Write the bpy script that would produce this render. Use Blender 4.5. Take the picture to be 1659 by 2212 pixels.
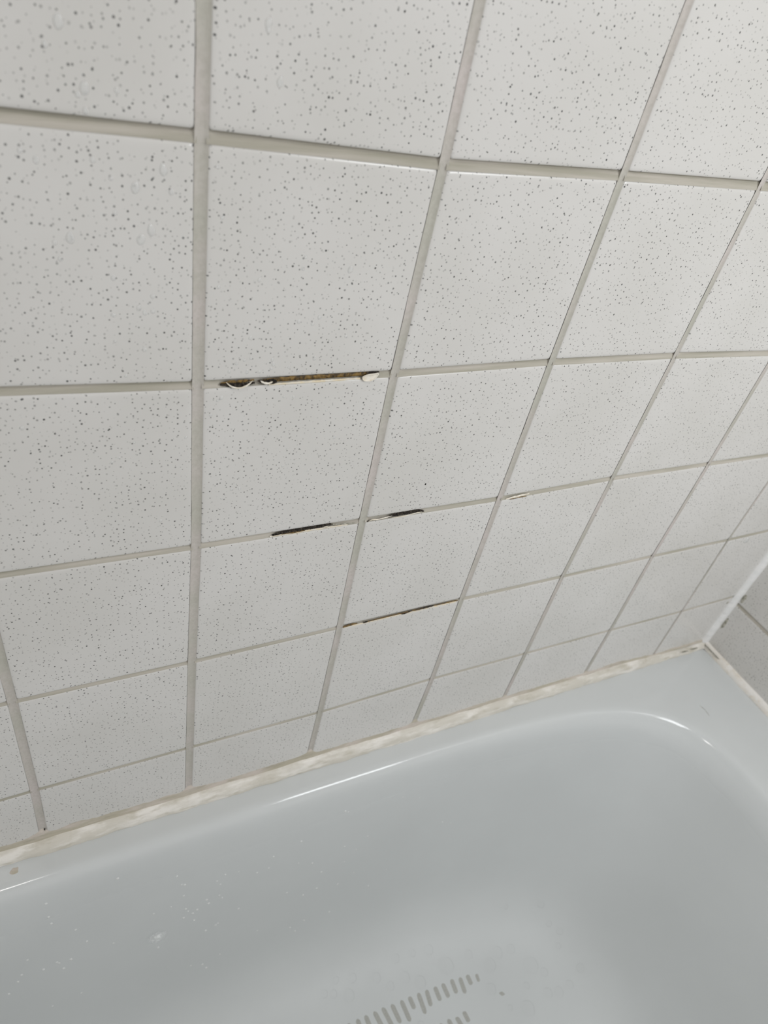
import bpy, bmesh, math, random
from mathutils import Vector, Matrix, noise
from mathutils.bvhtree import BVHTree

random.seed(7)
for o in list(bpy.data.objects):
    bpy.data.objects.remove(o)
SC = bpy.context.scene
COL = SC.collection

# ------------------------------------------------------------------ units
# u = one wall tile (0.15 m).  Back wall is the plane y = 0, the right wall x = XR.
S = 0.15
Z0 = 0.55 + 4.9 * S            # height of tile row 0 above the room floor
def W(x, y, z):
    return Vector((x * S, y * S, Z0 + z * S))
XR = 5.935

# ------------------------------------------------------------------ camera
cam_d = bpy.data.cameras.new('camera')
cam = bpy.data.objects.new('camera', cam_d)
COL.objects.link(cam)
right = Vector((0.89123642, -0.41311346, 0.18717613))
down = Vector((-0.1390819, -0.64176218, -0.75418667))
fwd = Vector((0.43168723, 0.64612582, -0.62941843))
M = Matrix((( right.x, -down.x, -fwd.x), (right.y, -down.y, -fwd.y), (right.z, -down.z, -fwd.z)))
cam.matrix_world = Matrix.Translation(W(-0.6594, -2.6787, 0.65026)) @ M.to_4x4()
cam_d.sensor_fit = 'VERTICAL'
cam_d.sensor_height = 36.0
cam_d.lens = 1486.85 / 2212 * 36.0
cam_d.clip_start = 0.01
cam_d.dof.use_dof = True
cam_d.dof.focus_distance = 0.60
cam_d.dof.aperture_fstop = 7.5
SC.camera = cam

# ------------------------------------------------------------------ world, lights, exposure
world = bpy.data.worlds.new('world')
SC.world = world
world.use_nodes = True
wbg = world.node_tree.nodes['Background']
wbg.inputs[0].default_value = (1.0, 0.995, 0.982, 1)
wbg.inputs[1].default_value = 0.57

def area(name, loc, target, sx, sy, power, col):
    d = bpy.data.lights.new(name, 'AREA')
    d.shape = 'RECTANGLE'; d.size = sx; d.size_y = sy
    d.energy = power; d.color = col
    o = bpy.data.objects.new(name, d)
    COL.objects.link(o)
    o.location = loc
    o.rotation_euler = (Vector(target) - Vector(loc)).to_track_quat('-Z', 'Y').to_euler()
    return o
area('corner_fill', (0.66, -0.85, 1.63), (0.80, -0.05, 0.65), 0.42, 0.36, 5.6, (0.955, 0.98, 1.0))  # added fill without a known fixture, brightens the right-hand corner
area('ceiling_light', (-0.36, -0.80, 2.34), (-0.36, -0.80, 0), 0.24, 0.24, 3.2, (1.0, 0.97, 0.94))
SC.view_settings.view_transform = 'Standard'
SC.view_settings.look = 'None'
SC.view_settings.gamma = 1.0
SC.view_settings.use_curve_mapping = False
SC.view_settings.exposure = 0.0

# ------------------------------------------------------------------ materials
def lin(r, g, b):
    f = lambda c: ((c / 255 + 0.055) / 1.055) ** 2.4 if c > 10 else c / 255 / 12.92
    return (f(r), f(g), f(b), 1)

class NT:
    def __init__(s, name):
        s.m = bpy.data.materials.new(name); s.m.use_nodes = True
        s.t = s.m.node_tree; s.n = s.t.nodes
        s.bsdf = s.n['Principled BSDF']; s.out = s.n['Material Output']
    def new(s, typ, **kw):
        nd = s.n.new(typ)
        for k, v in kw.items():
            setattr(nd, k, v)
        return nd
    def put(s, sock, v):
        if hasattr(v, 'links') or hasattr(v, 'is_linked'):
            s.t.links.new(v, sock)
        else:
            sock.default_value = v
    def math(s, op, a, b=None, c=None, clamp=False):
        nd = s.new('ShaderNodeMath', operation=op, use_clamp=clamp)
        s.put(nd.inputs[0], a)
        if b is not None: s.put(nd.inputs[1], b)
        if c is not None: s.put(nd.inputs[2], c)
        return nd.outputs[0]
    def mix(s, f, a, b):
        nd = s.new('ShaderNodeMix', data_type='RGBA')
        s.put(nd.inputs[0], f); s.put(nd.inputs[6], a); s.put(nd.inputs[7], b)
        return nd.outputs[2]
    def ramp(s, f, lo, hi):
        nd = s.new('ShaderNodeMapRange', interpolation_type='SMOOTHSTEP')
        s.put(nd.inputs[0], f); nd.inputs[1].default_value = lo; nd.inputs[2].default_value = hi
        return nd.outputs[0]
    def coords(s):
        return s.new('ShaderNodeTexCoord').outputs['Object']
    def noise(s, vec, scale, detail=2, rough=0.5, mapscale=None):
        if mapscale:
            mp = s.new('ShaderNodeMapping'); mp.inputs['Scale'].default_value = mapscale
            s.put(mp.inputs[0], vec); vec = mp.outputs[0]
        nd = s.new('ShaderNodeTexNoise')
        s.put(nd.inputs['Vector'], vec)
        nd.inputs['Scale'].default_value = scale
        nd.inputs['Detail'].default_value = detail
        nd.inputs['Roughness'].default_value = rough
        return nd.outputs['Fac']
    def bump(s, h, strength, dist):
        nd = s.new('ShaderNodeBump')
        nd.inputs['Strength'].default_value = strength
        nd.inputs['Distance'].default_value = dist
        s.put(nd.inputs['Height'], h)
        s.t.links.new(nd.outputs[0], s.bsdf.inputs['Normal'])
    def base(s, col, rough, spec=0.5, coat=0.0):
        s.put(s.bsdf.inputs['Base Color'], col)
        s.put(s.bsdf.inputs['Roughness'], rough)
        s.bsdf.inputs['Specular IOR Level'].default_value = spec
        s.bsdf.inputs['Coat Weight'].default_value = coat

def mat_tile():
    k = NT('speckled_glazed_tile')
    co = k.coords()
    sep = k.new('ShaderNodeSeparateXYZ'); k.put(sep.inputs[0], co)
    xy = k.math('ADD', sep.outputs[0], sep.outputs[1])
    cmb = k.new('ShaderNodeCombineXYZ'); k.put(cmb.inputs[0], xy); k.put(cmb.inputs[1], sep.outputs[2])
    v2 = cmb.outputs[0]
    fac = None
    for scale, rad, keep, off in ((228, 0.106, 0.80, 0.0), (190, 0.102, 0.66, 3.7)):
        mp = k.new('ShaderNodeMapping'); mp.inputs['Location'].default_value = (off, off * 1.3, 0)
        k.put(mp.inputs[0], v2)
        vo = k.new('ShaderNodeTexVoronoi', voronoi_dimensions='2D', feature='F1')
        k.put(vo.inputs['Vector'], mp.outputs[0])
        vo.inputs['Scale'].default_value = scale
        cs = k.new('ShaderNodeSeparateColor'); k.put(cs.inputs[0], vo.outputs['Color'])
        r = k.math('MULTIPLY_ADD', cs.outputs[1], rad * 0.9, rad * 0.55)
        d = k.math('SUBTRACT', r, vo.outputs['Distance'])
        dot = k.ramp(d, -0.02, 0.045)
        strength = k.math('POWER', k.math('MULTIPLY', k.math('SUBTRACT', keep, cs.outputs[0], clamp=True), 1.0 / keep), 0.95)
        f = k.math('MULTIPLY', dot, strength)
        fac = f if fac is None else k.math('MAXIMUM', fac, f)
    cloud = k.ramp(k.noise(co, 9.0, 3), 0.3, 0.7)
    body = k.mix(cloud, lin(214, 212, 208), lin(220, 218, 215))
    col = k.mix(k.math('MULTIPLY', fac, 0.93), body, lin(42, 42, 42))
    k.base(col, 0.24, 0.5)
    h = k.noise(co, 55.0, 2)
    k.bump(h, 0.10, 0.0006)
    return k.m

def mat_grout():
    k = NT('stained_grout')
    co = k.coords()
    a = k.ramp(k.noise(co, 14, 4), 0.35, 0.7)
    b = k.ramp(k.noise(co, 400, 3), 0.3, 0.75)
    col = k.mix(a, lin(190, 188, 178), lin(205, 197, 193))
    col = k.mix(k.math('MULTIPLY', b, 0.25), col, lin(160, 157, 145))
    k.base(col, 0.6, 0.3)
    k.bump(k.noise(co, 700, 3), 0.35, 0.0006)
    return k.m

def mat_bed():
    k = NT('grout_bed_residue')
    co = k.coords()
    a = k.ramp(k.noise(co, 16, 4, 0.5, (0.6, 1, 14)), 0.30, 0.72)
    col = k.mix(a, lin(170, 166, 152), lin(194, 188, 178))
    k.base(col, 0.65, 0.3)
    k.bump(k.noise(co, 300, 4, 0.6, (0.25, 1, 1)), 0.5, 0.0008)
    return k.m

def mat_caulk(name, c1, c2, c3, sc=60):
    k = NT(name)
    co = k.coords()
    a = k.ramp(k.noise(co, sc * 0.5, 5, 0.6, (0.5, 1, 2.2)), 0.42, 0.60)
    b = k.ramp(k.noise(co, sc * 1.6, 4, 0.6, (0.35, 1, 1.6)), 0.50, 0.70)
    col = k.mix(a, c1, c2)
    col = k.mix(k.math('MULTIPLY', b, 0.75), col, c3)
    k.base(col, 0.38, 0.4)
    k.bump(k.noise(co, 260, 4), 0.45, 0.0012)
    return k.m

def mat_tub():
    k = NT('white_enamel')
    co = k.coords()
    a = k.ramp(k.noise(co, 5, 3), 0.3, 0.7)
    col = k.mix(a, lin(209, 212, 212), lin(213, 216, 216))
    sep = k.new('ShaderNodeSeparateXYZ'); k.put(sep.inputs[0], co)
    # the rim is still glossy, the scrubbed inside has gone matt
    rough = k.math('MULTIPLY_ADD', k.ramp(k.math('ADD', sep.outputs[2], k.math('MULTIPLY', a, 0.01)), 0.535, 0.50), 0.42, 0.10)
    k.base(col, rough, 0.5)
    return k.m

def mat_simple(name, c1, c2, sc, rough=0.7, spec=0.3, bump=0.4, lo=0.4, hi=0.6, bd=0.0006):
    k = NT(name)
    co = k.coords()
    a = k.ramp(k.noise(co, sc, 5, 0.65), lo, hi)
    k.base(k.mix(a, c1, c2), rough, spec)
    k.bump(k.noise(co, sc * 2, 3), bump, bd)
    return k.m

def mat_water(name, white, rough=0.05, gloss=0.035, edge=0.55):
    k = NT(name)
    t = k.t
    tr = k.new('ShaderNodeBsdfTransparent')
    tr.inputs[0].default_value = (1, 1, 1, 1)
    gl = k.new('ShaderNodeBsdfGlossy'); gl.inputs['Roughness'].default_value = rough
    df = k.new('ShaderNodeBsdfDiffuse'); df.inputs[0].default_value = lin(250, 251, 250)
    lw = k.new('ShaderNodeLayerWeight'); lw.inputs[0].default_value = 0.5
    fac = k.math('MULTIPLY_ADD', k.math('POWER', lw.outputs['Facing'], 4.0), 0.5 if gloss > 0.02 else 0.28, gloss)
    k.put(tr.inputs[0], k.mix(k.ramp(lw.outputs['Facing'], 0.42, 0.85), (1, 1, 1, 1), (edge, edge, edge, 1)))   # the steep edge bends light away
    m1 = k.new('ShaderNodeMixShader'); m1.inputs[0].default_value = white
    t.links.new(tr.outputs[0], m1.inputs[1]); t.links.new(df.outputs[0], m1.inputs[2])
    m2 = k.new('ShaderNodeMixShader')
    t.links.new(fac, m2.inputs[0])
    t.links.new(m1.outputs[0], m2.inputs[1]); t.links.new(gl.outputs[0], m2.inputs[2])
    t.links.new(m2.outputs[0], k.out.inputs['Surface'])
    return k.m

TILE = mat_tile(); GROUT = mat_grout(); BED = mat_bed(); TUB = mat_tub()
CAULK = mat_caulk('aged_silicone', lin(216, 211, 200), lin(240, 236, 229), lin(198, 192, 177), 60)
CAULK2 = mat_caulk('smeared_silicone', lin(190, 183, 165), lin(212, 202, 193), lin(168, 162, 143), 45)
CAULKW = mat_caulk('white_silicone', lin(236, 236, 235), lin(242, 241, 240), lin(226, 226, 224))
CAULKP = mat_caulk('cream_silicone', lin(234, 229, 221), lin(238, 235, 230), lin(222, 214, 200))
PLASTER = mat_simple('painted_plaster', lin(205, 204, 200), lin(212, 211, 208), 20)
CEIL = mat_simple('ceiling_paint', lin(225, 224, 222), lin(230, 229, 228), 20)
FLOORM = mat_simple('floor_tile', lin(170, 167, 160), lin(180, 178, 172), 12, 0.4)
MOULD = mat_simple('black_mould', lin(34, 30, 27), lin(92, 84, 74), 500, 0.8, 0.2, 0.8, 0.42, 0.72, 0.001)
RUST = mat_simple('rusty_crack', lin(56, 43, 24), lin(138, 110, 58), 330, 0.6, 0.4, 0.7, 0.35, 0.66, 0.001)
CREAM = mat_simple('rust_tinged_residue', lin(228, 214, 186), lin(228, 222, 210), 120, 0.5)
FLAKE = mat_simple('peeled_silicone', lin(226, 216, 196), lin(240, 234, 222), 200, 0.35, 0.5)
GREYM = mat_simple('grey_mildew', lin(138, 136, 122), lin(190, 187, 176), 260, 0.8)
GRIT = mat_simple('black_grit', lin(14, 14, 14), lin(26, 24, 22), 300, 0.5)
STRIP = mat_simple('anti_slip_texture', lin(178, 178, 172), lin(190, 190, 185), 700, 0.8, 0.2, 0.5)
WATER = mat_water('water', 0.36)
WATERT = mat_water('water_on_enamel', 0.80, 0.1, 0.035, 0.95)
WATERR = mat_water('flat_water', 0.0, 0.45, 0.012)

# ------------------------------------------------------------------ helpers
def link(name, bm, mats, parent=None, smooth=True):
    me = bpy.data.meshes.new(name)
    bmesh.ops.recalc_face_normals(bm, faces=bm.faces)
    bm.to_mesh(me); bm.free()
    for m in (mats if isinstance(mats, (list, tuple)) else [mats]):
        me.materials.append(m)
    if smooth:
        me.shade_smooth()
    o = bpy.data.objects.new(name, me)
    COL.objects.link(o)
    if parent: o.parent = parent
    return o

def struct(o):
    o['kind'] = 'structure'
    return o

def tag(o, label, cat, group=None):
    o['label'] = label; o['category'] = cat
    if group: o['group'] = group
    return o

def empty(name, loc):
    o = bpy.data.objects.new(name, None)
    o.empty_display_size = 0.02
    COL.objects.link(o)
    o.location = loc
    return o

def attach(child, parent):
    """parent an object built in world coordinates to an empty that is only translated"""
    child.parent = parent
    child.matrix_parent_inverse = Matrix.Translation(-parent.location)
    return child

def box(bm, lo, hi):
    v = [bm.verts.new((x, y, z)) for x in (lo[0], hi[0]) for y in (lo[1], hi[1]) for z in (lo[2], hi[2])]
    for f in ((0, 1, 3, 2), (4, 6, 7, 5), (0, 4, 5, 1), (2, 3, 7, 6), (0, 2, 6, 4), (1, 5, 7, 3)):
        bm.faces.new([v[i] for i in f])

def grid_faces(bm, rows, closed=False, mat=0):
    for a, b in zip(rows[:-1], rows[1:]):
        n = len(a)
        for i in range(n if closed else n - 1):
            j = (i + 1) % n
            f = bm.faces.new((a[i], a[j], b[j], b[i]))
            f.material_index = mat

def nz(x, y=0.0, z=0.0):
    return noise.noise(Vector((x, y, z)))

# ------------------------------------------------------------------ tile joints (measured, the tiles are hand set)
J = {}
meas = {(0,0):(-0.001,0.002),(1,0):(1.004,-0.015),(2,0):(2.0,0.007),(3,0):(2.993,0.022),(0,1):(0.003,-1.006),(1,1):(0.992,-1.007),
(2,1):(1.997,-0.992),(3,1):(2.996,-0.997),(0,2):(0.01,-2.003),(1,2):(0.998,-2.005),(2,2):(2.0,-2.006),(3,2):(2.987,-1.983),
(4,2):(4.004,-1.992),(-1,3):(-1.0,-2.99),(0,3):(0.0,-3.001),(1,3):(1.006,-2.994),(2,3):(2.005,-2.993),(3,3):(2.982,-3.0),
(4,3):(4.003,-3.006),(5,3):(5.0,-3.025),(-1,4):(-1.006,-3.984),(0,4):(-0.005,-3.995),(1,4):(1.003,-4.015),(2,4):(2.015,-3.992),
(3,4):(3.005,-4.009),(4,4):(4.04,-4.026),(5,4):(5.051,-4.055),(-1,0):(-1.0,0.012),(-1,1):(-1.0,-0.975),(-1,2):(-1.0,-1.985),
(4,0):(3.99,0.026),(4,1):(3.995,-1.022),(0,5):(-0.01,-5.0),(1,5):(0.985,-5.0),(2,5):(1.99,-5.0),(3,5):(3.02,-5.0),(4,5):(4.06,-5.02),
(5,5):(5.09,-5.03),(-1,5):(-1.03,-5.0)}
I0, I1, R0, R1 = -6, 6, -8, 5
def joint(i, j):
    if (i, j) in J: return J[(i, j)]
    x, z = meas.get((i, j), (i + 0.006 * nz(i * 3.1, j * 1.7), -j + 0.008 * nz(i * 1.9, j * 2.3, 5)))
    if i == 6: x, z = XR + 0.02, meas.get((5, j), (0, -j))[1]
    J[(i, j)] = (x, z)
    return J[(i, j)]
def hwH(j):
    return {0: 0.021, 1: 0.018, 2: 0.016, 3: 0.0135, 4: 0.011}.get(j, 0.018 if j < 0 else 0.014)
def hwV(i):
    return {0: 0.023, 1: 0.021, 2: 0.020, -1: 0.022, 5: 0.012}.get(i, 0.018)

PROFILE = ((0.000, 0.040), (0.0, 0.0110), (0.0015, 0.0070), (0.005, 0.0036), (0.011, 0.0014), (0.019, 0.0004), (0.029, 0.0), (0.036, 0.0))
def tile(bm, c, conv, tilt=(0, 0)):
    """c: four (s, t) corners counter-clockwise; conv maps (s, depth, t) to world"""
    cx = sum(p[0] for p in c) / 4; cy = sum(p[1] for p in c) / 4
    rows = []
    for k, (ins, dep) in enumerate(PROFILE):
        ring = []
        rad = 0.012 + ins * 0.5
        for q in range(4):
            px, py = c[q]
            sx = 1 if px < cx else -1; sy = 1 if py < cy else -1
            px += sx * ins; py += sy * ins
            ox, oy = px + sx * rad, py + sy * rad
            # rounded corner, three points
            a0 = math.atan2(-sy, 0) if (q in (0, 2)) else math.atan2(0, -sx)
            vecs = [(-sx, 0), (-sx * 0.707, -sy * 0.707), (0, -sy)]
            if q in (1, 3): vecs = vecs[::-1]
            for vx, vy in vecs:
                s_, t_ = ox + vx * rad, oy + vy * rad
                d = dep + tilt[0] * (s_ - cx) + tilt[1] * (t_ - cy)
                ring.append(bm.verts.new(conv(s_, d, t_)))
        rows.append(ring)
    grid_faces(bm, rows, True)
    bm.faces.new(rows[-1])

# ---- back wall
bm = bmesh.new()
for i in range(I0, I1):
    for j in range(R0, R1):
        a, b, c_, d = joint(i, j + 1), joint(i + 1, j + 1), joint(i + 1, j), joint(i, j)
        lx, rx = hwV(i), (hwV(i + 1) if i + 1 < 6 else 0.0)
        by = hwH(j + 1) if j + 1 < 5 else -0.0
        ty = hwH(j)
        cs = [(a[0] + lx, a[1] + by), (b[0] - rx, b[1] + by), (c_[0] - rx, c_[1] - ty), (d[0] + lx, d[1] - ty)]
        cs[0], cs[1] = cs[0], cs[1]
        tile(bm, cs, lambda s, dd, t: W(s, dd, t), (0.0016 * nz(i * 7.7, j * 3.3), 0.0016 * nz(i * 2.7, j * 5.3, 9)))
box(bm, W(-6.1, 0.035, -8.567), W(XR + 0.9, 0.7, 7.5))
wall_back = struct(link('wall_back', bm, [TILE]))

# ---- grout, vertical runs flush, horizontal runs raked out under the upper tile
GAPS = [(1, 0.10, 0.89), (2, 0.43, 0.97), (2, 1.03, 1.42), (3, 1.03, 1.965), (2, 2.05, 2.235)]
bm = bmesh.new()
for i in range(I0 + 1, I1):
    rows = []
    for j in range(R0, R1):
        a, b = joint(i, j), joint(i, j + 1)
        for q in range(20):
            t = q / 20
            x = a[0] + (b[0] - a[0]) * t; z = a[1] + (b[1] - a[1]) * t
            w = hwV(i) + 0.003
            row = []
            for e in range(9):
                s = -1 + e / 4
                y = 0.0032 + 0.0075 * (1 - s * s) + 0.0012 * nz(x * 30 + s * 2, z * 18) + (0.001 * s)
                xx = x + s * w * (1 + 0.10 * nz(z * 6, i * 3.0, s))
                row.append(bm.verts.new(W(xx, y, z)))
            rows.append(row)
    grid_faces(bm, rows)
grout_v = bm
for j in range(R0 + 1, R1):
    for i in range(I0, I1):
        a, b = joint(i, j), joint(i + 1, j)
        L = 60 if -3 < i and j >= -1 else 12
        rows = []
        e0, e1 = hwV(i) * 0.75, (hwV(i + 1) * 0.75 if i < 5 else 0)
        for q in range(L + 1):
            t = q / L
            x = a[0] + e0 + (b[0] - a[0] - e0 - e1) * t
            z = a[1] + (b[1] - a[1]) * (x - a[0]) / (b[0] - a[0])
            w = hwH(j) + 0.003
            gap = 0
            for gj, g0, g1 in GAPS:
                if gj == j:
                    gap = max(gap, min(1, max(0, (x - g0) / 0.03)) * min(1, max(0, (g1 - x) / 0.03)))
            endup = max(0, 1 - min(t, 1 - t) * 22)
            row = []
            for e in range(9):
                s = 1 - e / 4          # +1 top, -1 bottom
                dep = 0.0030 + 0.036 * (0.5 + 0.5 * s) ** 1.8 * (1 - 0.6 * endup)
                dep += 0.0010 * nz(x * 4 + 9, s * 1.2, j) + 0.0004 * nz(x * 16, s * 2, j)
                dep += 0.016 * gap * (1 - abs(s) ** 4)
                row.append(bm.verts.new(W(x, max(dep, 0.002), z + s * w)))
            rows.append(row)
        grid_faces(bm, rows, mat=1)
link('grout', bm, [GROUT, BED], wall_back)

# ---- right wall
bm = bmesh.new()
zr = [-5.0, -4.158, -3.15, -2.14, -1.13, -0.12, 0.89, 1.9, 2.91, 3.92, 4.93, 5.94, 6.95, 7.5]
yr = [0.0, -1.12, -2.13, -3.14, -4.15, -5.16]
conv = lambda s, dd, t: W(XR + dd, -s, t)
for a in range(len(zr) - 1):
    for b in range(len(yr) - 1):
        z0_, z1_ = zr[a], zr[a + 1]
        s0, s1 = -yr[b], -yr[b + 1]
        h = 0.018
        cs = [(s0 + (0 if b == 0 else h), z0_ + (0 if a == 0 else h)), (s1 - h, z0_ + (0 if a == 0 else h)), (s1 - h, z1_ - h), (s0 + (0 if b == 0 else h), z1_ - h)]
        tile(bm, cs, conv, (0.001 * nz(a * 3.3, b * 5.1), 0))
box(bm, W(XR + 0.035, -5.3, -8.567), W(XR + 0.9, 0.03, 7.5))
wall_right = struct(link('wall_right', bm, [TILE]))
bm = bmesh.new()
for z in zr[1:-1]:
    rows = []
    for q in range(60):
        y = -5.2 * q / 59
        rows.append([bm.verts.new(W(XR + 0.004 + 0.011 * (0.5 + 0.5 * s) + 0.001 * nz(y * 9, s, z), y, z + s * 0.021)) for s in (1, .6, .2, -.2, -.6, -1)])
    grid_faces(bm, rows, mat=1)
for y in yr[1:]:
    rows = []
    for q in range(90):
        z = -5 + 12.5 * q / 89
        rows.append([bm.verts.new(W(XR + 0.003 + 0.006 * (1 - s * s), y + s * 0.021, z)) for s in (-1, -.5, 0, .5, 1)])
    grid_faces(bm, rows)
link('grout', bm, [GROUT, BED], wall_right)

# ---- floor and ceiling of the room
bm = bmesh.new(); box(bm, (-1.6, -2.4, -0.06), (1.05, 0.12, 0.0))
struct(link('floor', bm, [FLOORM], smooth=False))
bm = bmesh.new(); box(bm, (-1.6, -2.4, 2.41), (1.05, 0.12, 2.47))
struct(link('ceiling', bm, [CEIL], smooth=False))

# ------------------------------------------------------------------ bathtub
def rimz(x):
    return -4.755 - 0.0205 * x
TX0, TX1, TY0, TY1 = -5.0, 5.905, -4.62, -0.030
NSEG = 320
def ring_pts(xl, xr, yb, yf, n):
    cx, cy = (xl + xr) / 2, (yb + yf) / 2
    a, b = (xr - xl) / 2, (yb - yf) / 2
    out = []
    for q in range(NSEG):
        t = 2 * math.pi * q / NSEG
        # spacing follows the long sides
        c, s = math.cos(t), math.sin(t)
        dx, dy = a * math.copysign(abs(c) ** 0.75, c), b * math.copysign(abs(s) ** 0.75, s)
        r = (abs(dx / a) ** n + abs(dy / b) ** n) ** (-1.0 / n)
        out.append((cx + dx * r, cy + dy * r))
    return out
# drop below the rim, back y, right x, left x, exponent
KEY = [(0.000, -0.185, 5.120, -4.72, 4.8),
       (0.004, -0.212, 5.090, -4.69, 4.8),
       (0.016, -0.238, 5.062, -4.66, 4.8),
       (0.040, -0.264, 5.036, -4.63, 4.8),
       (0.075, -0.286, 5.010, -4.61, 4.8),
       (0.130, -0.306, 4.975, -4.59, 4.7),
       (0.250, -0.330, 4.915, -4.57, 4.6),
       (0.600, -0.380, 4.780, -4.52, 4.4),
       (1.100, -0.450, 4.570, -4.45, 4.1),
       (1.600, -0.535, 4.330, -4.36, 3.8),
       (2.000, -0.635, 4.090, -4.24, 3.6),
       (2.250, -0.745, 3.890, -4.10, 3.5),
       (2.420, -0.900, 3.660, -3.90, 3.4),
       (2.510, -1.080, 3.400, -3.65, 3.3),
       (2.550, -1.300, 3.100, -3.35, 3.2),
       (2.565, -1.650, 2.500, -2.90, 3.0),
       (2.575, -2.000, 1.500, -1.90, 2.6)]
def cat(p0, p1, p2, p3, t):
    return tuple(0.5 * (2 * b + (c - a) * t + (2 * a - 5 * b + 4 * c - d) * t * t + (3 * b - a - 3 * c + d) * t ** 3) for a, b, c, d in zip(p0, p1, p2, p3))
levels = []
for q in range(len(KEY) - 1):
    p = [KEY[max(0, min(len(KEY) - 1, q + e))] for e in (-1, 0, 1, 2)]
    for e in range(3):
        levels.append(cat(*p, e / 3))
levels.append(KEY[-1])
bm = bmesh.new()
def vring(pts, dz, tiltk=1.0):
    return [bm.verts.new(W(x, y, rimz(x) + dz)) for x, y in pts]
def rect_ring(ins, n=150):
    return ring_pts(TX0 + ins, TX1 - ins, TY1 - ins, TY0 + ins, n)
rings = []
o0 = ring_pts(TX0 + .02, TX1 - .02, TY1 - .02, TY0 + .02, 150)
rings.append([bm.verts.new(W(x, y, -8.5)) for x, y in o0])
rings.append([bm.verts.new(W(x, y, -5.4)) for x, y in o0])
rings.append(vring(rect_ring(0.02), -0.34))
rings.append(vring(rect_ring(0.0), -0.30))
rings.append(vring(rect_ring(0.0), -0.06))
rings.append(vring(rect_ring(0.006), -0.02))
rings.append(vring(rect_ring(0.02), -0.003))
rings.append(vring(rect_ring(0.04), 0.0))
inner0 = ring_pts(KEY[0][3], KEY[0][2], KEY[0][1], -4.27, 4.8)
mid = rect_ring(0.04)
for t in (0.3, 0.6, 0.88):
    rings.append(vring([(a[0] + (b[0] - a[0]) * t, a[1] + (b[1] - a[1]) * t) for a, b in zip(mid, inner0)], 0.0))
for dr, yb, xr, xl, n in levels:
    yf = -4.45 - yb - 0.0
    rings.append(vring(ring_pts(xl, xr, yb, yf, n), -dr))
grid_faces(bm, rings, True)
cv = bm.verts.new(W(-0.2, -2.22, rimz(-.2) - 2.58))
last = rings[-1]
for q in range(NSEG):
    bm.faces.new((last[q], last[(q + 1) % NSEG], cv))
bm.normal_update()
tub_bvh = BVHTree.FromBMesh(bm)
tub = empty('bathtub', (0.0, W(0, -2.2, 0).y, 0.0))
attach(link('tub_shell', bm, [TUB]), tub)
tag(tub, 'white glossy bathtub with a rolled rim set against the tiled back wall', 'bathtub')

def ground(x, y):
    hit = tub_bvh.ray_cast(W(x, y, -4.0), Vector((0, 0, -1)))
    return hit[0], hit[1]
def side(x, z):
    hit = tub_bvh.ray_cast(W(x, -2.2, z), Vector((0, 1, 0)))
    return hit[0], hit[1]

# anti-slip bars moulded in the tub floor
BARS = [[2.642,-1.521,2.635,-1.599,.35],[2.543,-1.491,2.546,-1.594,1],[2.458,-1.479,2.446,-1.638,1],[2.366,-1.46,2.359,-1.603,1],[2.26,-1.458,2.264,-1.603,1],
[2.169,-1.452,2.169,-1.595,1],[2.074,-1.444,2.057,-1.6,1],[1.982,-1.433,1.973,-1.637,1],[1.881,-1.431,1.887,-1.556,1],[1.789,-1.423,1.8,-1.636,1],
[1.685,-1.419,1.704,-1.609,1],[1.586,-1.409,1.619,-1.614,1],[1.494,-1.408,1.526,-1.596,1],[1.4,-1.403,1.413,-1.60,1],[1.313,-1.400,1.322,-1.60,1],
[2.351,-1.753,2.36,-1.861,1],[2.256,-1.765,2.28,-1.886,1],[2.168,-1.746,2.186,-1.908,1],[2.8,-1.758,2.825,-1.80,.8]]
for q in range(16):
    x = 1.22 - q * 0.092
    BARS.append([x, -1.40 + 0.01 * nz(x * 9), x + 0.01, -1.60, 1])
for q in range(30):
    x = 2.075 - q * 0.092
    BARS.append([x, -1.75 + 0.01 * nz(x * 7), x + 0.01, -1.91, 1])
pads = {}
for k, (xa, ya, xb, yb, wd) in enumerate(BARS):
    pads.setdefault('lone' if xa > 2.79 else 'near' if ya < -1.7 else 'far', []).append((xa, ya, xb, yb, wd))
for key, lst in pads.items():
    bm = bmesh.new()
    for xa, ya, xb, yb, wd in lst:
        n = 8; hw = 0.027 * (0.6 + 0.4 * wd)
        rows = []
        for e in range(n + 1):
            t = e / n
            x = xa + (xb - xa) * t; y = ya + (yb - ya) * t
            w = hw * min(1, (1 - abs(2 * t - 1) ** 5) + 0.15)
            row = []
            for s in (-1, -.6, 0, .6, 1):
                p, nn = ground(x + s * w, y)
                h = 0.00035 if abs(s) < .9 and 0 < e < n else -0.0002
                row.append(bm.verts.new(p + Vector((0, 0, h))))
            rows.append(row)
        grid_faces(bm, rows)
    attach(link('anti_slip_pattern', bm, [STRIP]), tub)['label'] = {'near': 'nearer row of grey anti-slip bars', 'far': 'farther row of grey anti-slip bars', 'lone': 'single worn anti-slip bar'}[key]

# ------------------------------------------------------------------ silicone beads
def bead(name, path, mats, parent, prof):
    """path: list of (point, function list) already given as rows of world points"""
    bm = bmesh.new()
    rows = [[bm.verts.new(p) for p in row] for row in path]
    grid_faces(bm, rows)
    return attach(link(name, bm, mats), parent)

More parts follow.
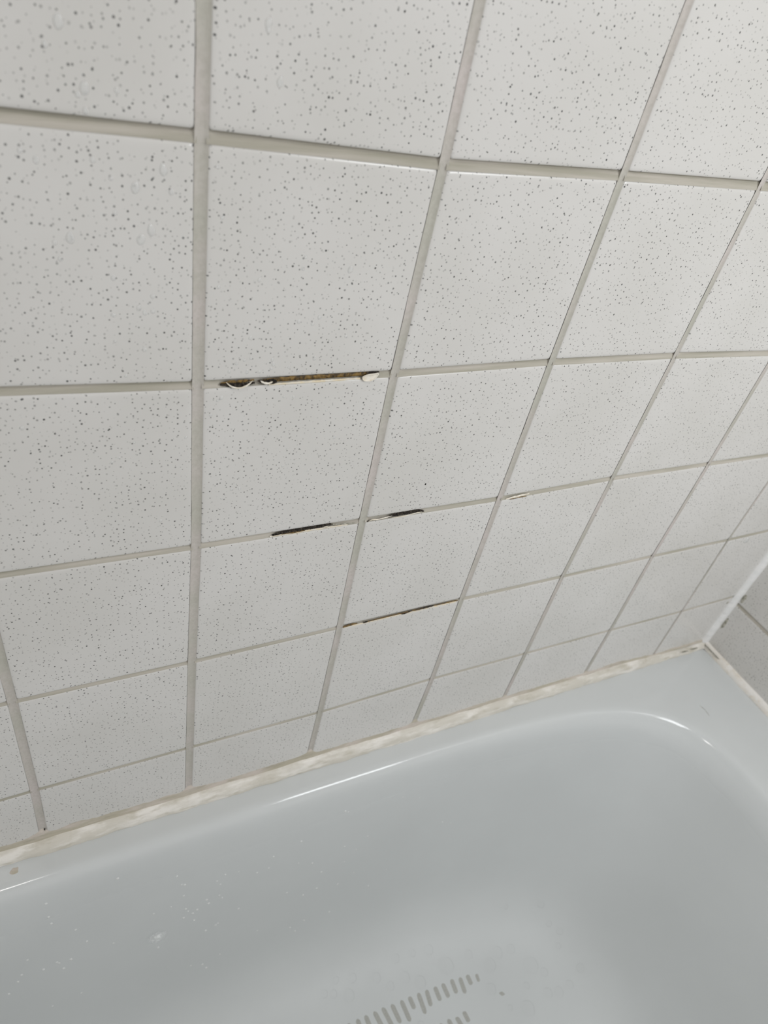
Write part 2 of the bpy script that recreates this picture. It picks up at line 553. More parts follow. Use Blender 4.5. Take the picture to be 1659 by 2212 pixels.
cb = empty('caulk_bead', W(2, -0.05, rimz(2)))
tag(cb, 'cream silicone caulk bead, lumpy and stained, between bathtub and speckled back wall', 'caulk')
rows = []
N = 700
for q in range(N + 1):
    x = -4.9 + (XR - 0.01 + 4.9) * q / N
    zr_ = rimz(x)
    w = 0.052 + 0.012 * nz(x * 1.7, 3) + 0.010 * nz(x * 6.5, 8) + 0.005 * nz(x * 22, 1)
    top = 0.105 + 0.018 * nz(x * 1.3, 20) + 0.012 * nz(x * 5.0, 2) - (0.045 if x > 4.6 else 0) * min(1, (x - 4.6) / 0.5)
    if x > 5.9: w *= 0.8
    row = []
    for e in range(11):
        t = e / 10
        # from the rim outward edge up to the wall
        yy = -w * (1 - t) ** 0.85
        zz = zr_ + top * t ** 1.25
        bulge = math.sin(math.pi * t) * (0.018 + 0.006 * nz(x * 9, t * 2)) 
        lump = 0.005 * nz(x * 14, t * 3, 4) * math.sin(math.pi * t)
        yy -= 0.02 + (bulge + lump) * 0.75
        zz += (bulge + lump) * 0.55
        if e == 10: yy = 0.004
        if e == 0: zz = zr_ + 0.001
        row.append(W(x, yy, zz))
    rows.append(row)
bead('bead', rows, [CAULK], cb, None)
rows = []
for q in range(N + 1):
    x = -4.9 + (XR - 0.02 + 4.9) * q / N
    zr_ = rimz(x)
    fade = 1.0 if x < 0.9 else max(0.45, 1.0 - (x - 0.9) * 0.35)
    h = (0.165 + 0.02 * nz(x * 1.9, 31) + 0.022 * nz(x * 7.0, 12) + 0.008 * nz(x * 28, 5))
    h = h * (0.80 + 0.20 * fade) + 0.045 * (1 if -1.2 < x < 0.3 else 0) * abs(nz(x * 3, 50))
    if x > 4.6: h -= 0.055 * min(1, (x - 4.6) / 0.5)
    # fillets where the vertical joints come down
    for gi, gx in ((-1, -1.03), (0, -0.01), (1, 0.99), (2, 2.0)):
        h += 0.05 * math.exp(-((x - gx) / 0.05) ** 2)
    row = []
    for e in range(7):
        t = e / 6
        y = -0.0010 - 0.014 * (1 - t) ** 1.5 - 0.0015 * math.sin(math.pi * t) * (1 + nz(x * 12, t * 4))
        if e == 6: y = 0.003 + 0.012 * sum(math.exp(-((x - gx) / 0.035) ** 2) for gx in (-1.03, -0.01, 0.99, 1.99, 3.02, 4.06))
        row.append(W(x, y, zr_ + 0.06 + (h - 0.06) * t))
    rows.append(row)
o = bead('smeared_edge', rows, [CAULK2], cb, None)
o['label'] = 'thin beige film of old silicone smeared on the tiles'
# grey mildew spots of this bead near the corner
def patch(name, pts, th, mat, parent, n_dir, label=None, seed=0):
    """small domed crust with a ragged outline. pts: list of (centre, radius_s, radius_t, axis_s, axis_t)"""
    bm = bmesh.new()
    for k, (c, rs, rt, As, At) in enumerate(pts):
        nn = As.cross(At)
        if nn.dot(n_dir) < 0: nn = -nn
        rows = []
        for e in range(5):
            f = 1 - e / 4.5
            ring = []
            for q in range(22):
                a = 2 * math.pi * q / 22
                rr = f * (1 + 0.35 * nz(math.cos(a) * 1.6 + k * 5 + seed, math.sin(a) * 1.6, seed))
                hgt = th * (1 - f ** 2) - (0.0004 if e == 0 else 0)
                ring.append(bm.verts.new(c + As * (rs * rr * math.cos(a)) + At * (rt * rr * math.sin(a)) + nn * hgt))
            rows.append(ring)
        grid_faces(bm, rows, True)
        bm.faces.new(rows[-1])
    o = link(name, bm, [mat])
    if parent: attach(o, parent)
    if label: o['label'] = label
    return o
X_, Y_, Z_ = Vector((1, 0, 0)), Vector((0, 1, 0)), Vector((0, 0, 1))
up_ = (Z_ - Y_).normalized()
patch('mildew_spot', [(W(x, -0.075, rimz(x) + 0.075), 0.0075, 0.003, X_, up_) for x in (5.50, 5.66)], 0.0008, GREYM, cb, -Y_, 'grey mildew spots at the corner end', 3)

cr = empty('caulk_bead', W(XR, -2, rimz(XR)))
tag(cr, 'pale caulk bead along the bathtub foot of the plain right wall', 'caulk')
rows = []
for q in range(401):
    y = -0.005 - 4.55 * q / 400
    zr_ = rimz(XR)
    w = 0.050 + 0.008 * nz(y * 4, 61) + 0.004 * nz(y * 15, 3)
    top = 0.070 + 0.008 * nz(y * 3, 71)
    row = []
    for e in range(9):
        t = e / 8
        bulge = math.sin(math.pi * t) * (0.013 + 0.003 * nz(y * 9, t))
        xx = XR - 0.012 - w * (1 - t) - bulge * 0.7
        zz = zr_ + top * t + bulge * 0.5
        if e == 8: xx = XR + 0.004
        if e == 0: zz += 0.001
        row.append(W(xx, y, zz))
    rows.append(row)
bead('bead', rows, [CAULKP], cr, None)
patch('mildew_spot', [(W(XR - 0.055, -0.12, rimz(XR) + 0.05), 0.010, 0.0045, (Y_ * -1), (Z_ - X_).normalized()), (W(XR - 0.052, -0.22, rimz(XR) + 0.05), 0.008, 0.0038, (Y_ * -1), (Z_ - X_).normalized())], 0.001, GREYM, cr, -X_, 'grey green mildew at the corner end', 9)

cc = empty('caulk_bead', W(XR, 0, 0))
tag(cc, 'bright white upright caulk strip in the corner between back wall and right wall', 'caulk')
rows = []
for q in range(501):
    z = rimz(XR) + 0.06 + (7.4 - rimz(XR)) * q / 500
    w = 0.085 + 0.006 * nz(z * 3, 91) + 0.004 * nz(z * 13, 9)
    w2 = 0.040 + 0.006 * nz(z * 4, 95)
    row = []
    for e in range(9):
        t = e / 8
        b = math.sin(math.pi * t)
        x = XR - w * (1 - t) - 0.010 * b - 0.003 * t
        y = -w2 * t - 0.012 * b - 0.003 * (1 - t)
        if e == 0: y = 0.003
        if e == 8: x = XR + 0.003
        row.append(W(x, y, z))
    rows.append(row)
bead('bead', rows, [CAULKW], cc, None)
patch('mildew_spot', [(W(XR, -0.062, -4.05), 0.0035, 0.011, Y_, Z_)], 0.0012, GREYM, cc, -X_, 'grey mildew blotch beside the joint of the right wall', 14)
patch('mildew_spot', [(W(XR, -0.060, -4.46), 0.0028, 0.014, Y_, Z_)], 0.0010, GREYM, cc, -X_, 'long faint mildew blotch low in the corner', 21)
patch('mildew_spot', [(W(5.81, 0.0, -4.14), 0.0035, 0.0030, X_, Z_)], 0.0008, GREYM, cc, -Y_, 'small mildew fleck on the back wall side', 25)

# ------------------------------------------------------------------ open joints with mould
def ribbon(name, pts, hw, y_edge, y_mid, mat, parent, label=None, rag=0.3, seed=0, n=90, freq=30):
    """lumpy strip along pts [(x, z)...]; hw: list of half widths at the points"""
    bm = bmesh.new()
    xs = [p[0] for p in pts]
    rows = []
    for q in range(n + 1):
        x = xs[0] + (xs[-1] - xs[0]) * q / n
        k = 0
        while k < len(xs) - 2 and x > xs[k + 1]: k += 1
        t = (x - xs[k]) / (xs[k + 1] - xs[k])
        z = pts[k][1] + (pts[k + 1][1] - pts[k][1]) * t
        w = hw[k] + (hw[k + 1] - hw[k]) * t
        up = max(0.15 * w, w * (1 + rag * (nz(x * freq, seed, 1) * 1.2 + nz(x * freq * 3.1, seed, 3) * 0.9))) + 0.0004
        dn = max(0.15 * w, w * (1 + rag * (nz(x * freq, seed, 7) * 1.2 + nz(x * freq * 3.1, seed, 9) * 0.9))) + 0.0004
        row = []
        for e in range(7):
            s = 1 - e / 3
            y = y_edge + (y_mid - y_edge) * (1 - s * s) + 0.0022 * nz(x * 40, s * 3, seed) * (1 - s ** 4)
            row.append(bm.verts.new(W(x, y, z + (up if s > 0 else dn) * s)))
        rows.append(row)
    grid_faces(bm, rows)
    back = [r[0] for r in rows], [r[-1] for r in rows]
    o = link(name, bm, [mat])
    attach(o, parent)
    if label: o['label'] = label
    return o

def tube(name, pts, r, mat, parent, label=None, closed=False, fill=False):
    """thin round string through points in u units (x, y, z), Catmull-Rom smoothed"""
    P = [Vector(p) for p in pts]
    out = []
    m = len(P)
    for q in range(m if closed else m - 1):
        g = lambda e: P[(q + e) % m] if closed else P[max(0, min(m - 1, q + e))]
        a, b, c, d = g(-1), g(0), g(1), g(2)
        for e in range(6):
            out.append(Vector(cat(a, b, c, d, e / 6)))
    if not closed: out.append(P[-1])
    bm = bmesh.new(); rows = []
    M_ = len(out)
    for q, p in enumerate(out):
        t = ((out[(q + 1) % M_] if closed or q < M_ - 1 else p) - (out[q - 1] if closed or q > 0 else p)).normalized()
        s = t.cross(Vector((0, 1, 0)))
        if s.length < 1e-4: s = Vector((1, 0, 0))
        s.normalize(); u = t.cross(s).normalized()
        rr = r * (1 + 0.3 * nz(q * 0.7, r * 100))
        if not closed: rr *= max(0.25, min(1, 4 * min(q, M_ - 1 - q) / M_ + 0.25))
        rows.append([bm.verts.new(W(*(p + s * (rr * math.cos(2 * math.pi * e / 7)) + u * (rr * math.sin(2 * math.pi * e / 7))))) for e in range(7)])
    if closed: rows.append(rows[0])
    grid_faces(bm, rows, True)
    if fill:
        c0 = sum(out, Vector()) / M_
        cv = bm.verts.new(W(c0.x, c0.y + 0.004, c0.z))
        pv = [bm.verts.new(W(*p)) for p in out]
        for q in range(M_):
            bm.faces.new((pv[q], pv[(q + 1) % M_], cv))
    o = link(name, bm, [mat])
    attach(o, parent)
    if label: o['label'] = label
    return o

def mouldy(x, z, label):
    e = empty('mouldy_joint', W(x, 0.01, z))
    tag(e, label, 'mould')
    return e

# A: long rusty opening right of column 0
A = mouldy(0.5, -1.01, 'long rusty brown crack in the upper joint with peeled white silicone at both ends')
ribbon('rust_crack', [(0.30, -1.008), (0.40, -1.004), (0.6, -1.003), (0.8, -1.002), (0.86, -0.998), (0.89, -0.996)],
       [0.010, 0.0115, 0.0108, 0.0100, 0.010, 0.004], 0.010, 0.006, RUST, A, 'rusty brown open crack', 0.2, 2, 140)
ribbon('residue', [(0.33, -1.0245), (0.5, -1.0235), (0.7, -1.0225), (0.80, -1.021)], [0.004, 0.006, 0.006, 0.004], 0.002, -0.003, CREAM, A, 'cream residue along the lower edge of the crack', 0.3, 11, 90)
ribbon('rust_crack', [(0.105, -1.006), (0.17, -1.004), (0.26, -0.998)], [0.004, 0.010, 0.004], 0.007, 0.004, RUST, A, None, 0.4, 5)
ribbon('mould', [(0.100, -1.010), (0.150, -1.015), (0.20, -1.020), (0.262, -1.010)], [0.004, 0.011, 0.011, 0.004], 0.004, -0.003, MOULD, A, 'black mould at the left end', 0.6, 12, 70, 60)
ribbon('mould', [(0.275, -1.002), (0.31, -1.012), (0.345, -1.012), (0.368, -1.010)], [0.003, 0.010, 0.016, 0.006], 0.004, -0.004, MOULD, A, 'black mould clump in the middle', 0.5, 17, 60, 60)
ribbon('mould', [(0.83, -0.992), (0.87, -0.992), (0.90, -0.990)], [0.003, 0.006, 0.002], 0.004, -0.003, MOULD, A, None, 0.5, 18, 40, 60)
tube('silicone_flake', [(0.128, -0.004, -0.996), (0.150, -0.012, -1.014), (0.185, -0.016, -1.022), (0.222, -0.014, -1.012), (0.250, -0.008, -0.992)], 0.0036, FLAKE, A, 'curled white sliver')
tube('silicone_flake', [(0.288, -0.003, -0.998), (0.302, -0.010, -1.006), (0.325, -0.012, -1.009), (0.345, -0.008, -1.004)], 0.005, FLAKE, A, 'short curled white sliver')
tube('silicone_flake', [(0.812, -0.004, -1.012), (0.835, -0.008, -0.998), (0.868, -0.012, -0.992), (0.893, -0.006, -0.995), (0.882, -0.010, -1.015), (0.858, -0.010, -1.030), (0.822, -0.008, -1.030)], 0.0032, FLAKE, A, 'lifted flap of cream silicone', True, True)

B = mouldy(0.65, -2.0, 'ragged black mould streak in the second joint, left of the vertical grout line')
ribbon('residue', [(0.42, -2.014), (0.55, -2.016), (0.72, -2.016), (0.9, -2.018)], [0.004, 0.008, 0.007, 0.004], 0.003, -0.001, CREAM, B, 'pale rust tinged residue', 0.4, 33)
ribbon('mould', [(0.435, -2.008), (0.50, -2.000), (0.60, -1.999), (0.70, -1.997), (0.765, -1.992), (0.80, -1.996)], [0.004, 0.0115, 0.0095, 0.013, 0.012, 0.004], 0.006, -0.003, MOULD, B, 'thick black part of the streak', 0.6, 21, 160, 45)
ribbon('rust_crack', [(0.49, -2.008), (0.56, -2.009), (0.63, -2.007)], [0.002, 0.006, 0.002], 0.001, -0.003, RUST, B, None, 0.6, 25)
ribbon('mould', [(0.79, -1.995), (0.86, -2.004), (0.92, -2.009), (0.962, -2.013)], [0.004, 0.003, 0.0028, 0.001], 0.002, -0.002, GREYM, B, 'thin grey tail of the streak', 0.6, 27)
tube('silicone_flake', [(0.74, -0.004, -2.004), (0.755, -0.008, -1.996), (0.772, -0.008, -2.004), (0.785, -0.006, -2.010)], 0.0032, FLAKE, B)

C_ = mouldy(1.2, -2.0, 'dark grey mould lump in the second joint, right of the vertical grout line')
ribbon('mould', [(1.17, -2.006), (1.22, -1.998), (1.30, -1.997), (1.37, -1.996), (1.42, -2.006)], [0.003, 0.015, 0.016, 0.017, 0.003], 0.005, -0.004, MOULD, C_, 'thick dark lump', 0.4, 41, 100, 40)
ribbon('mould', [(1.03, -2.018), (1.055, -2.010), (1.10, -2.010), (1.18, -2.008)], [0.004, 0.0025, 0.0025, 0.004], 0.002, -0.002, MOULD, C_, 'thin left tail', 0.6, 43, 60, 60)
tube('silicone_flake', [(1.035, -0.004, -2.015), (1.055, -0.010, -1.998), (1.09, -0.012, -2.000), (1.14, -0.010, -1.998), (1.19, -0.006, -1.996)], 0.0034, FLAKE, C_, 'pale loose silicone string')
tube('silicone_flake', [(1.19, -0.006, -2.012), (1.24, -0.012, -2.008), (1.30, -0.012, -2.006), (1.36, -0.010, -2.000), (1.40, -0.006, -2.002)], 0.0030, FLAKE, C_)

D = mouldy(1.5, -2.99, 'thin brown crack with black crumbs filling one tile width of the third joint')
ribbon('residue', [(1.04, -3.006), (1.3, -3.006), (1.6, -3.004), (1.955, -3.004)], [0.005, 0.007, 0.008, 0.005], 0.003, -0.002, CREAM, D, 'cream residue under the crack', 0.4, 51, 140)
ribbon('rust_crack', [(1.030, -2.997), (1.06, -2.996), (1.10, -2.992), (1.138, -2.988)], [0.003, 0.009, 0.009, 0.001], 0.004, -0.003, RUST, D, 'brown lens shaped hole at the left end', 0.15, 53, 50)
ribbon('rust_crack', [(1.20, -2.997), (1.4, -2.993), (1.7, -2.989), (1.85, -2.990), (1.965, -2.990)], [0.003, 0.0042, 0.0042, 0.004, 0.003], 0.003, -0.003, RUST, D, None, 0.3, 55, 160)
ribbon('mould', [(1.185, -2.999), (1.20, -2.998), (1.222, -2.996)], [0.003, 0.009, 0.002], 0.002, -0.004, MOULD, D, None, 0.5, 56, 20, 60)
ribbon('mould', [(1.49, -3.000), (1.515, -3.002), (1.55, -2.992), (1.58, -2.990)], [0.002, 0.009, 0.006, 0.003], 0.002, -0.004, MOULD, D, None, 0.7, 57, 40, 70)
ribbon('mould', [(1.58, -2.992), (1.66, -2.992), (1.72, -2.989), (1.755, -2.986)], [0.003, 0.007, 0.0085, 0.003], 0.002, -0.004, MOULD, D, 'black crumbs in the crack', 0.6, 59, 70, 60)

E_ = mouldy(2.15, -2.02, 'short hairline brown crack in the second joint, farthest right of the damaged spots')
ribbon('residue', [(2.05, -2.016), (2.12, -2.012), (2.18, -2.006), (2.24, -2.000)], [0.003, 0.009, 0.009, 0.003], 0.002, -0.003, FLAKE, E_, 'cream silicone scrap', 0.3, 63)
ribbon('rust_crack', [(2.085, -2.022), (2.115, -2.022), (2.155, -2.017), (2.19, -2.018), (2.225, -2.018)], [0.0012, 0.0028, 0.0034, 0.0036, 0.0012], -0.0005, -0.004, RUST, E_, None, 0.3, 65)

# small marks
g = patch('grit_speck', [(W(1.373, -0.0005, -1.782), 0.0009, 0.0011, X_, Z_)], 0.0006, GRIT, None, -Y_)
tag(g, 'single black grit speck larger than the glaze speckles on a tile', 'speck')
g = patch('mould_spot', [(W(-1.007, 0.004, -4.53), 0.0007, 0.0018, X_, Z_), (W(-1.003, 0.004, -4.575), 0.0009, 0.0009, X_, Z_), (W(-1.025, 0.004, -4.555), 0.0010, 0.0005, X_, Z_)], 0.0012, GRIT, None, -Y_, None, 4)
tag(g, 'tiny black mould spot at the foot of the leftmost upright joint, just above the caulk', 'mould')
c0 = W(-1.235, -0.125, rimz(-1.2))
g = patch('caulk_smear', [(c0, 0.0060, 0.0042, (X_ + Y_ * 0.2).normalized(), (Y_ - X_ * 0.2).normalized())], 0.0003, CAULK2, None, Z_, None, 6)
tag(g, 'faint beige caulk smear on the white tub rim at the left', 'smear')

# ------------------------------------------------------------------ water
def drop_mesh(name, kind, seed):
    """unit droplet: radius 1 in x/z plane, height 1 toward -y"""
    bm = bmesh.new(); rows = []
    n, m = 18, 6
    for e in range(m):
        f = math.cos(math.pi / 2 * e / m)
        hgt = math.sin(math.pi / 2 * e / m) if e else -0.08
        ring = []
        for q in range(n):
            a = 2 * math.pi * q / n
            x, z = math.cos(a), math.sin(a)
            wob = 1 + 0.14 * nz(x * 1.3 + seed * 3, z * 1.3, seed)
            x, z = x * wob, z * wob
            if kind == 'tear':
                x *= 1 - 0.35 * max(0, z); z *= 1.0
                z = z * (1.25 if z > 0 else 0.9)
            ring.append(bm.verts.new((x * f, -hgt, z * f)))
        rows.append(ring)
    grid_faces(bm, rows, True)
    bm.faces.new(rows[-1])
    me = bpy.data.meshes.new(name)
    bmesh.ops.recalc_face_normals(bm, faces=bm.faces)
    bm.to_mesh(me); bm.free(); me.shade_smooth()
    return me
def with_mat(me, m):
    me.materials.append(m); return me
DW = [with_mat(drop_mesh('water_droplet', 'tear' if k % 2 else 'round', k + 1), WATER) for k in range(6)]
DT = [with_mat(drop_mesh('water_droplet', 'round', k + 11), WATERT) for k in range(4)]

WD = [[-0.435,0.279],[-0.478,0.215],[-0.375,0.11],[-0.397,0.088],[-0.278,0.114],[-0.134,-0.119],[-0.232,-0.183],[-0.367,-0.102],[-0.541,-0.115],[-0.461,-0.37],[-0.218,-0.366],[-0.181,-0.332],[-0.107,-0.191],[-0.305,-0.274],[-0.513,-0.385],[-0.377,0.044],[-0.311,-0.157],[-0.585,-0.09],[-0.182,-0.588],[-0.183,-0.651],[-0.236,-0.636],[-0.215,-0.658],[-0.324,-0.514],[-0.501,-0.446],[0.212,0.364],[0.268,0.199],[0.213,0.345],[0.434,-0.468],[0.653,-0.469],[0.247,-0.519],[0.439,-0.418],[0.538,-0.69],[0.509,-0.723],[0.684,-0.79],[0.14,-0.944],[0.206,-0.89],[0.235,-0.882],[0.221,-0.951],[0.279,-0.953],[0.342,-0.918],[0.335,-0.939],[0.336,-0.894],[0.466,-0.958],[0.541,-0.899],[0.171,-0.904],[0.093,-1.091],[0.109,-1.077],[0.245,-1.126],[0.411,-1.096],[0.461,-1.102],[0.645,-1.195],[0.418,-0.936],[-0.332,-0.664],[-0.299,-0.939],[-0.22,-0.819],[-0.332,-0.778],[-0.05,-1.281],[-0.348,-1.36],[-0.379,-1.382],[-0.279,-1.283],[-0.717,-1.159],[0.063,-1.168],[0.442,-0.71],[0.225,-0.782],[0.714,-1.367],[0.632,-1.528],[0.446,-1.518],[0.139,-1.418],[0.183,-1.63],[0.225,-1.634],[0.133,-1.684],[0.676,-1.753],[0.598,-1.83],[0.593,-1.569],[-0.171,-1.778],[0.185,-1.931],[0.306,-1.939],[0.222,-1.956],[-0.555,-2.256],[0.078,-0.55],[0.082,-0.273],[0.058,-0.093],[1.041,-0.821],[1.182,-1.342],[1.036,-0.833],[-0.486,-2.791],[1.045,-3.823],[1.047,-3.758],[0.438,-2.736],[0.858,-2.776],[0.486,-1.923],[0.598,-1.945],[5.30,-3.09]]
BIG = {0, 2, 5, 6, 9, 10, 11, 24, 25, 28, 92}
TLAB = {(-1, -1): 'the top left tile', (-1, 0): 'the left tile, second row',
        (-1, 1): 'the left tile, third row', (-1, 2): 'the left tile, fourth row',
        (0, -1): 'the top centre tile', (0, 0): 'the tile above the rusty crack',
        (0, 1): 'the tile below the rusty crack', (0, 2): 'the tile below the mould streak',
        (1, 0): 'the tile right of the rusty crack', (1, 1): 'the tile above the grey mould lump',
        (1, 3): 'the tile under the thin brown crack', (5, 3): 'the corner tile'}
def zone(u, v):
    """where in a tile or area: u to the right, v downward, both 0 to 1"""
    a = ('upper', 'middle', 'lower')[min(2, int(v * 3))]; b = ('left', 'centre', 'right')[min(2, int(u * 3))]
    return 'centre' if (a, b) == ('middle', 'centre') else (a + ' ' + b)
def name_all(items, prefix):
    """items: (object, place words, zone words, horizontal position). Labels single out what can be singled out."""
    byz = {}
    for it in items: byz.setdefault((it[1], it[2]), []).append(it)
    for (place, zn), lst in byz.items():
        lst.sort(key=lambda it: it[3])
        n = len(lst)
        for q, it in enumerate(lst):
            lab = '%s on %s, %s' % (prefix(it[0]), place, zn)
            grp = None
            if n > 1:
                if q == 0: lab += ', leftmost'
                elif q == n - 1: lab += ', rightmost'
                elif n > 3:
                    lab += ', between'; grp = 'droplets in the %s of %s' % (zn, place)
                else: lab += ', middle one'
            tag(it[0], lab, 'droplet', grp)
witems = []
for k, (x, z) in enumerate(WD):
    key = (math.floor(x), math.floor(-z))
    o = bpy.data.objects.new('water_droplet', DW[k % 6])
    COL.objects.link(o)
    big = k in BIG
    near = 1.0 if z > -1.2 else 0.85
    r = (0.0115 if big else 0.0062 + 0.0022 * random.random()) * near * (1.25 if x < -0.1 and z > -0.7 else 1)
    el = 1.5 if big else 1.0 + 0.5 * random.random()
    if k == 92: r = 0.030; el = 1.3
    o.location = W(x, -0.0002, z)
    o.scale = (r * S, r * 0.42 * S, r * el * S)
    o.rotation_euler = (0, random.uniform(-0.15, 0.3), 0)
    witems.append((o, TLAB.get(key, 'a plain speckled tile'), zone(x - key[0], -z - key[1]), x))
name_all(witems, lambda o: 'large clear water droplet' if max(o.scale) > 0.0022 else 'small clear water droplet')

TD = [[-0.594,-4.95],[-0.371,-5.608],[-1.073,-4.95],[-1.072,-5.217],[-0.929,-5.416],[-1.078,-5.121],[-0.69,-5.811],[-0.871,-5.636],[-0.362,-6.139],[-1.373,-5.821],[-1.338,-5.748],[-1.452,-5.939],[-1.097,-5.766],[-1.063,-5.892],[-1.196,-5.793],[-1.277,-5.578],[-1.003,-5.802],[-0.982,-6.341],[-1.2,-6.355],[-1.084,-5.791],[-0.131,-5.51],[-0.119,-5.357],[-0.119,-5.719],[-0.144,-5.335],[0.052,-5.702],[0.07,-5.769],[-0.027,-5.798],[-0.066,-5.826],[0.139,-5.479],[0.169,-5.545],[0.208,-5.426],[0.324,-5.46],[0.16,-5.707],[0.184,-5.764],[0.146,-6.136],[0.036,-6.173],[-0.005,-6.658],[-0.106,-6.606],[0.027,-6.725],[0.155,-6.619],[0.125,-6.151],[-0.102,-5.766],[-0.142,-5.841],[-0.057,-5.938],[-0.234,-5.605],[-0.174,-5.196],[0.329,-6.035],[0.623,-5.428],[0.486,-5.581],[1.259,-5.134],[1.293,-5.164],[0.868,-5.35],[0.866,-5.682],[1.313,-5.694],[1.443,-5.819],[1.338,-5.95],[1.544,-5.666],[2.385,-5.879],[2.496,-5.946],[1.848,-5.235],[2.04,-5.337],[0.829,-6.663],[0.88,-6.742],[0.507,-6.504],[0.588,-5.578],[1.003,-5.766],[1.108,-5.974],[1.298,-6.282],[1.08,-6.215],[0.944,-6.237],[0.779,-6.088],[1.459,-6.195],[1.644,-6.508],[1.829,-6.351],[1.235,-6.673],[0.969,-6.644]]
titems = []
for k, (x, z) in enumerate(TD):
    p, n = side(x, z)
    if p is None: continue
    o = bpy.data.objects.new('water_droplet', DT[k % 4])
    COL.objects.link(o)
    r = (0.0075 + 0.004 * random.random()) * S
    o.location = p
    if n.y > 0: n = -n
    o.rotation_mode = 'QUATERNION'
    o.rotation_quaternion = Vector((0, -1, 0)).rotation_difference(n)
    o.scale = (r, r * 0.4, r * (1.1 + 0.4 * random.random()))
    titems.append((o, 'the inner back side', ('far left', 'left', 'middle', 'right')[min(3, max(0, int((x + 1.5) / 1.0)))] + (' high up' if z > -5.5 else ' half way down' if z > -6.0 else ' low down'), x))
name_all(titems, lambda o: 'tiny bathtub droplet')

# flat water rings lying on the tub floor
def puddle_mesh(seed):
    bm = bmesh.new(); rows = []
    n = 28
    for f, h in ((1.0, -0.05), (0.95, 0.45), (0.88, 0.80), (0.78, 0.97), (0.5, 1.0), (0.2, 1.0)):
        ring = []
        for q in range(n):
            a = 2 * math.pi * q / n
            wob = 1 + 0.12 * nz(math.cos(a) * 1.2 + seed * 4, math.sin(a) * 1.2, seed)
            ring.append(bm.verts.new((math.cos(a) * f * wob, math.sin(a) * f * wob, h)))
        rows.append(ring)
    grid_faces(bm, rows, True)
    bm.faces.new(rows[-1])
    me = bpy.data.meshes.new('water_drop')
    bmesh.ops.recalc_face_normals(bm, faces=bm.faces)
    bm.to_mesh(me); bm.free(); me.shade_smooth()
    return with_mat(me, WATERR)
PM = [puddle_mesh(k + 2) for k in range(5)]
FD = [[1.223,-1.042,0.034],[1.078,-1.103,0.037],[1.164,-1.138,0.037],[1.39,-1.085,0.043],[1.619,-1.169,0.052],[1.305,-1.206,0.059],[1.874,-1.089,0.045],[1.902,-1.275,0.057],[2.041,-1.37,0.06],[2.364,-1.34,0.085],[2.07,-1.116,0.033],[2.643,-1.34,0.047],[2.949,-1.443,0.061],[3.108,-1.471,0.048],[3.235,-1.683,0.086],[2.82,-1.51,0.07],[2.722,-1.70,0.055],[3.098,-1.819,0.033],[3.34,-1.792,0.042],[3.274,-1.962,0.05],[3.385,-2.004,0.05],[3.52,-1.996,0.042],[3.665,-1.549,0.036],[3.594,-1.44,0.032],[3.595,-1.654,0.031],[3.208,-1.121,0.028],[2.246,-1.149,0.051],[1.732,-1.285,0.043],[1.886,-1.69,0.034],[3.574,-1.258,0.04],[2.829,-1.916,0.027],[3.001,-1.993,0.073],[3.691,-1.924,0.043]]
fitems = []
HAIR = [(5.18, -0.66), (5.20, -0.71), (5.20, -0.76), (5.19, -0.80)]
for k, (x, y, r) in enumerate(FD):
    p, n = ground(x, y)
    if n.z < 0: n = -n
    o = bpy.data.objects.new('water_drop', PM[k % 5])
    COL.objects.link(o)
    o.location = p
    o.rotation_mode = 'QUATERNION'
    o.rotation_quaternion = Vector((0, 0, 1)).rotation_difference(n)
    o.scale = (r * S, r * S, 0.0012 + 0.010 * r)
    fitems.append((o, 'the tub floor', ('behind' if y > -1.42 and x < 2.7 else 'beside' if x > 2.65 else 'among') + ' the anti-slip bars, ' + ('near' if y < -1.75 else 'mid' if y < -1.25 else 'far') + (' left' if x < 1.5 else ' centre' if x < 2.3 else ' right' if x < 3.2 else ' outer right'), x))
name_all(fitems, lambda o: 'flat water drop')

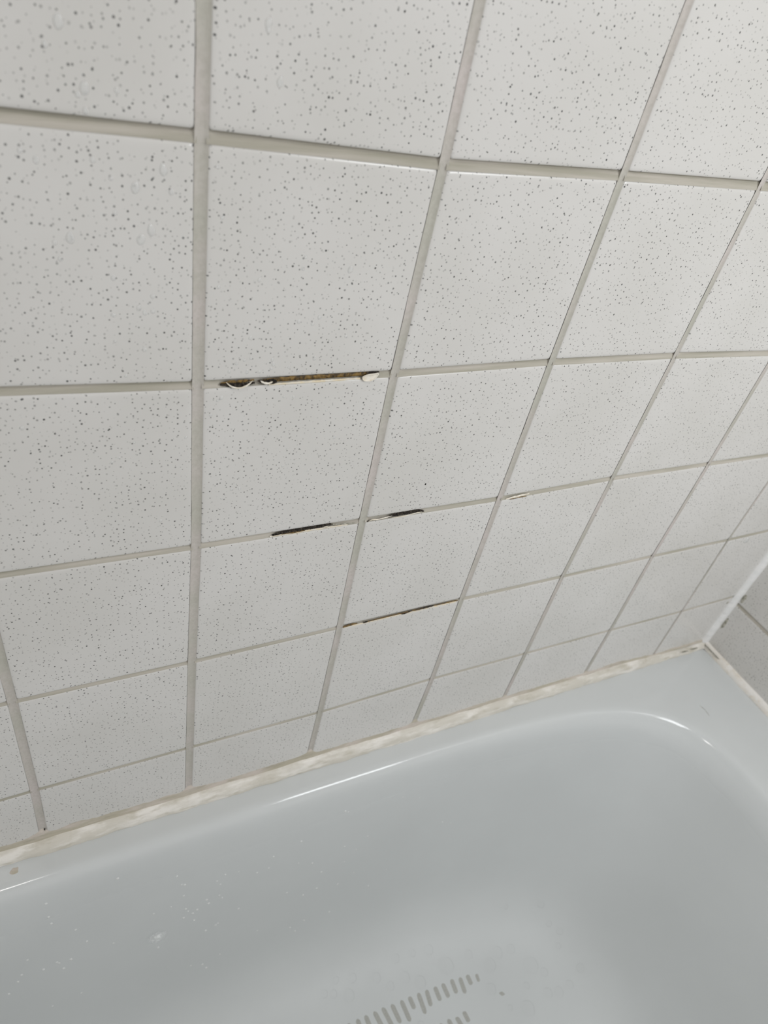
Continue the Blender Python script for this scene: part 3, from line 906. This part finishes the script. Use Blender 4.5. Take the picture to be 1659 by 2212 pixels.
# short hair stuck on the rim near the corner
hr = empty('hair', W(5.2, -0.8, rimz(5.2)))
tag(hr, 'short thin grey hair lying on the white tub rim near the right corner', 'hair')
tube('strand', [(HX[0], HX[1], rimz(HX[0]) + 0.002) for HX in HAIR], 0.0016, GREYM, hr)

# soft white patch on the inner back side, thinning out towards its edge
def mat_white_patch():
    k = NT('soft_white')
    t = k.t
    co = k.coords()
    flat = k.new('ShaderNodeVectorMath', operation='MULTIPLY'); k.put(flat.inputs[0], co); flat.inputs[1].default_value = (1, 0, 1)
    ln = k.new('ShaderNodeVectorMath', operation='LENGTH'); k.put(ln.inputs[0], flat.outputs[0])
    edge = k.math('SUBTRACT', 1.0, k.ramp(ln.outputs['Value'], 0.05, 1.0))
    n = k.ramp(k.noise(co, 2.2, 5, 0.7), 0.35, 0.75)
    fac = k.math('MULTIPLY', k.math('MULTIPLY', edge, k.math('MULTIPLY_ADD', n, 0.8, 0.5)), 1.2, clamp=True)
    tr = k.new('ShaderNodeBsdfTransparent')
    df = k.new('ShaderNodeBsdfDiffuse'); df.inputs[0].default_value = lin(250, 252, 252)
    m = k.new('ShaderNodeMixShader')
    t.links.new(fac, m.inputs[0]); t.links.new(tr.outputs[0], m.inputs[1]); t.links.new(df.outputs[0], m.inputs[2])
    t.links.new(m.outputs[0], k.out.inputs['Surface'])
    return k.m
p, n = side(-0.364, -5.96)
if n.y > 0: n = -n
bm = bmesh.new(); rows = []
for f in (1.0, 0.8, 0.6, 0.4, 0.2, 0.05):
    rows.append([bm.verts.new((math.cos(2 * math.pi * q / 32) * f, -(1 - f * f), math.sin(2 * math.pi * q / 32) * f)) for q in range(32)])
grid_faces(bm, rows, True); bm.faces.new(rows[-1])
sp = link('white_patch', bm, [mat_white_patch()])
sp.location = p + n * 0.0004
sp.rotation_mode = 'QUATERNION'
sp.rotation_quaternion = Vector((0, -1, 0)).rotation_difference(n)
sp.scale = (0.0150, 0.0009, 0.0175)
tag(sp, 'small blurred white patch on the inner back side of the bathtub at left', 'splash')
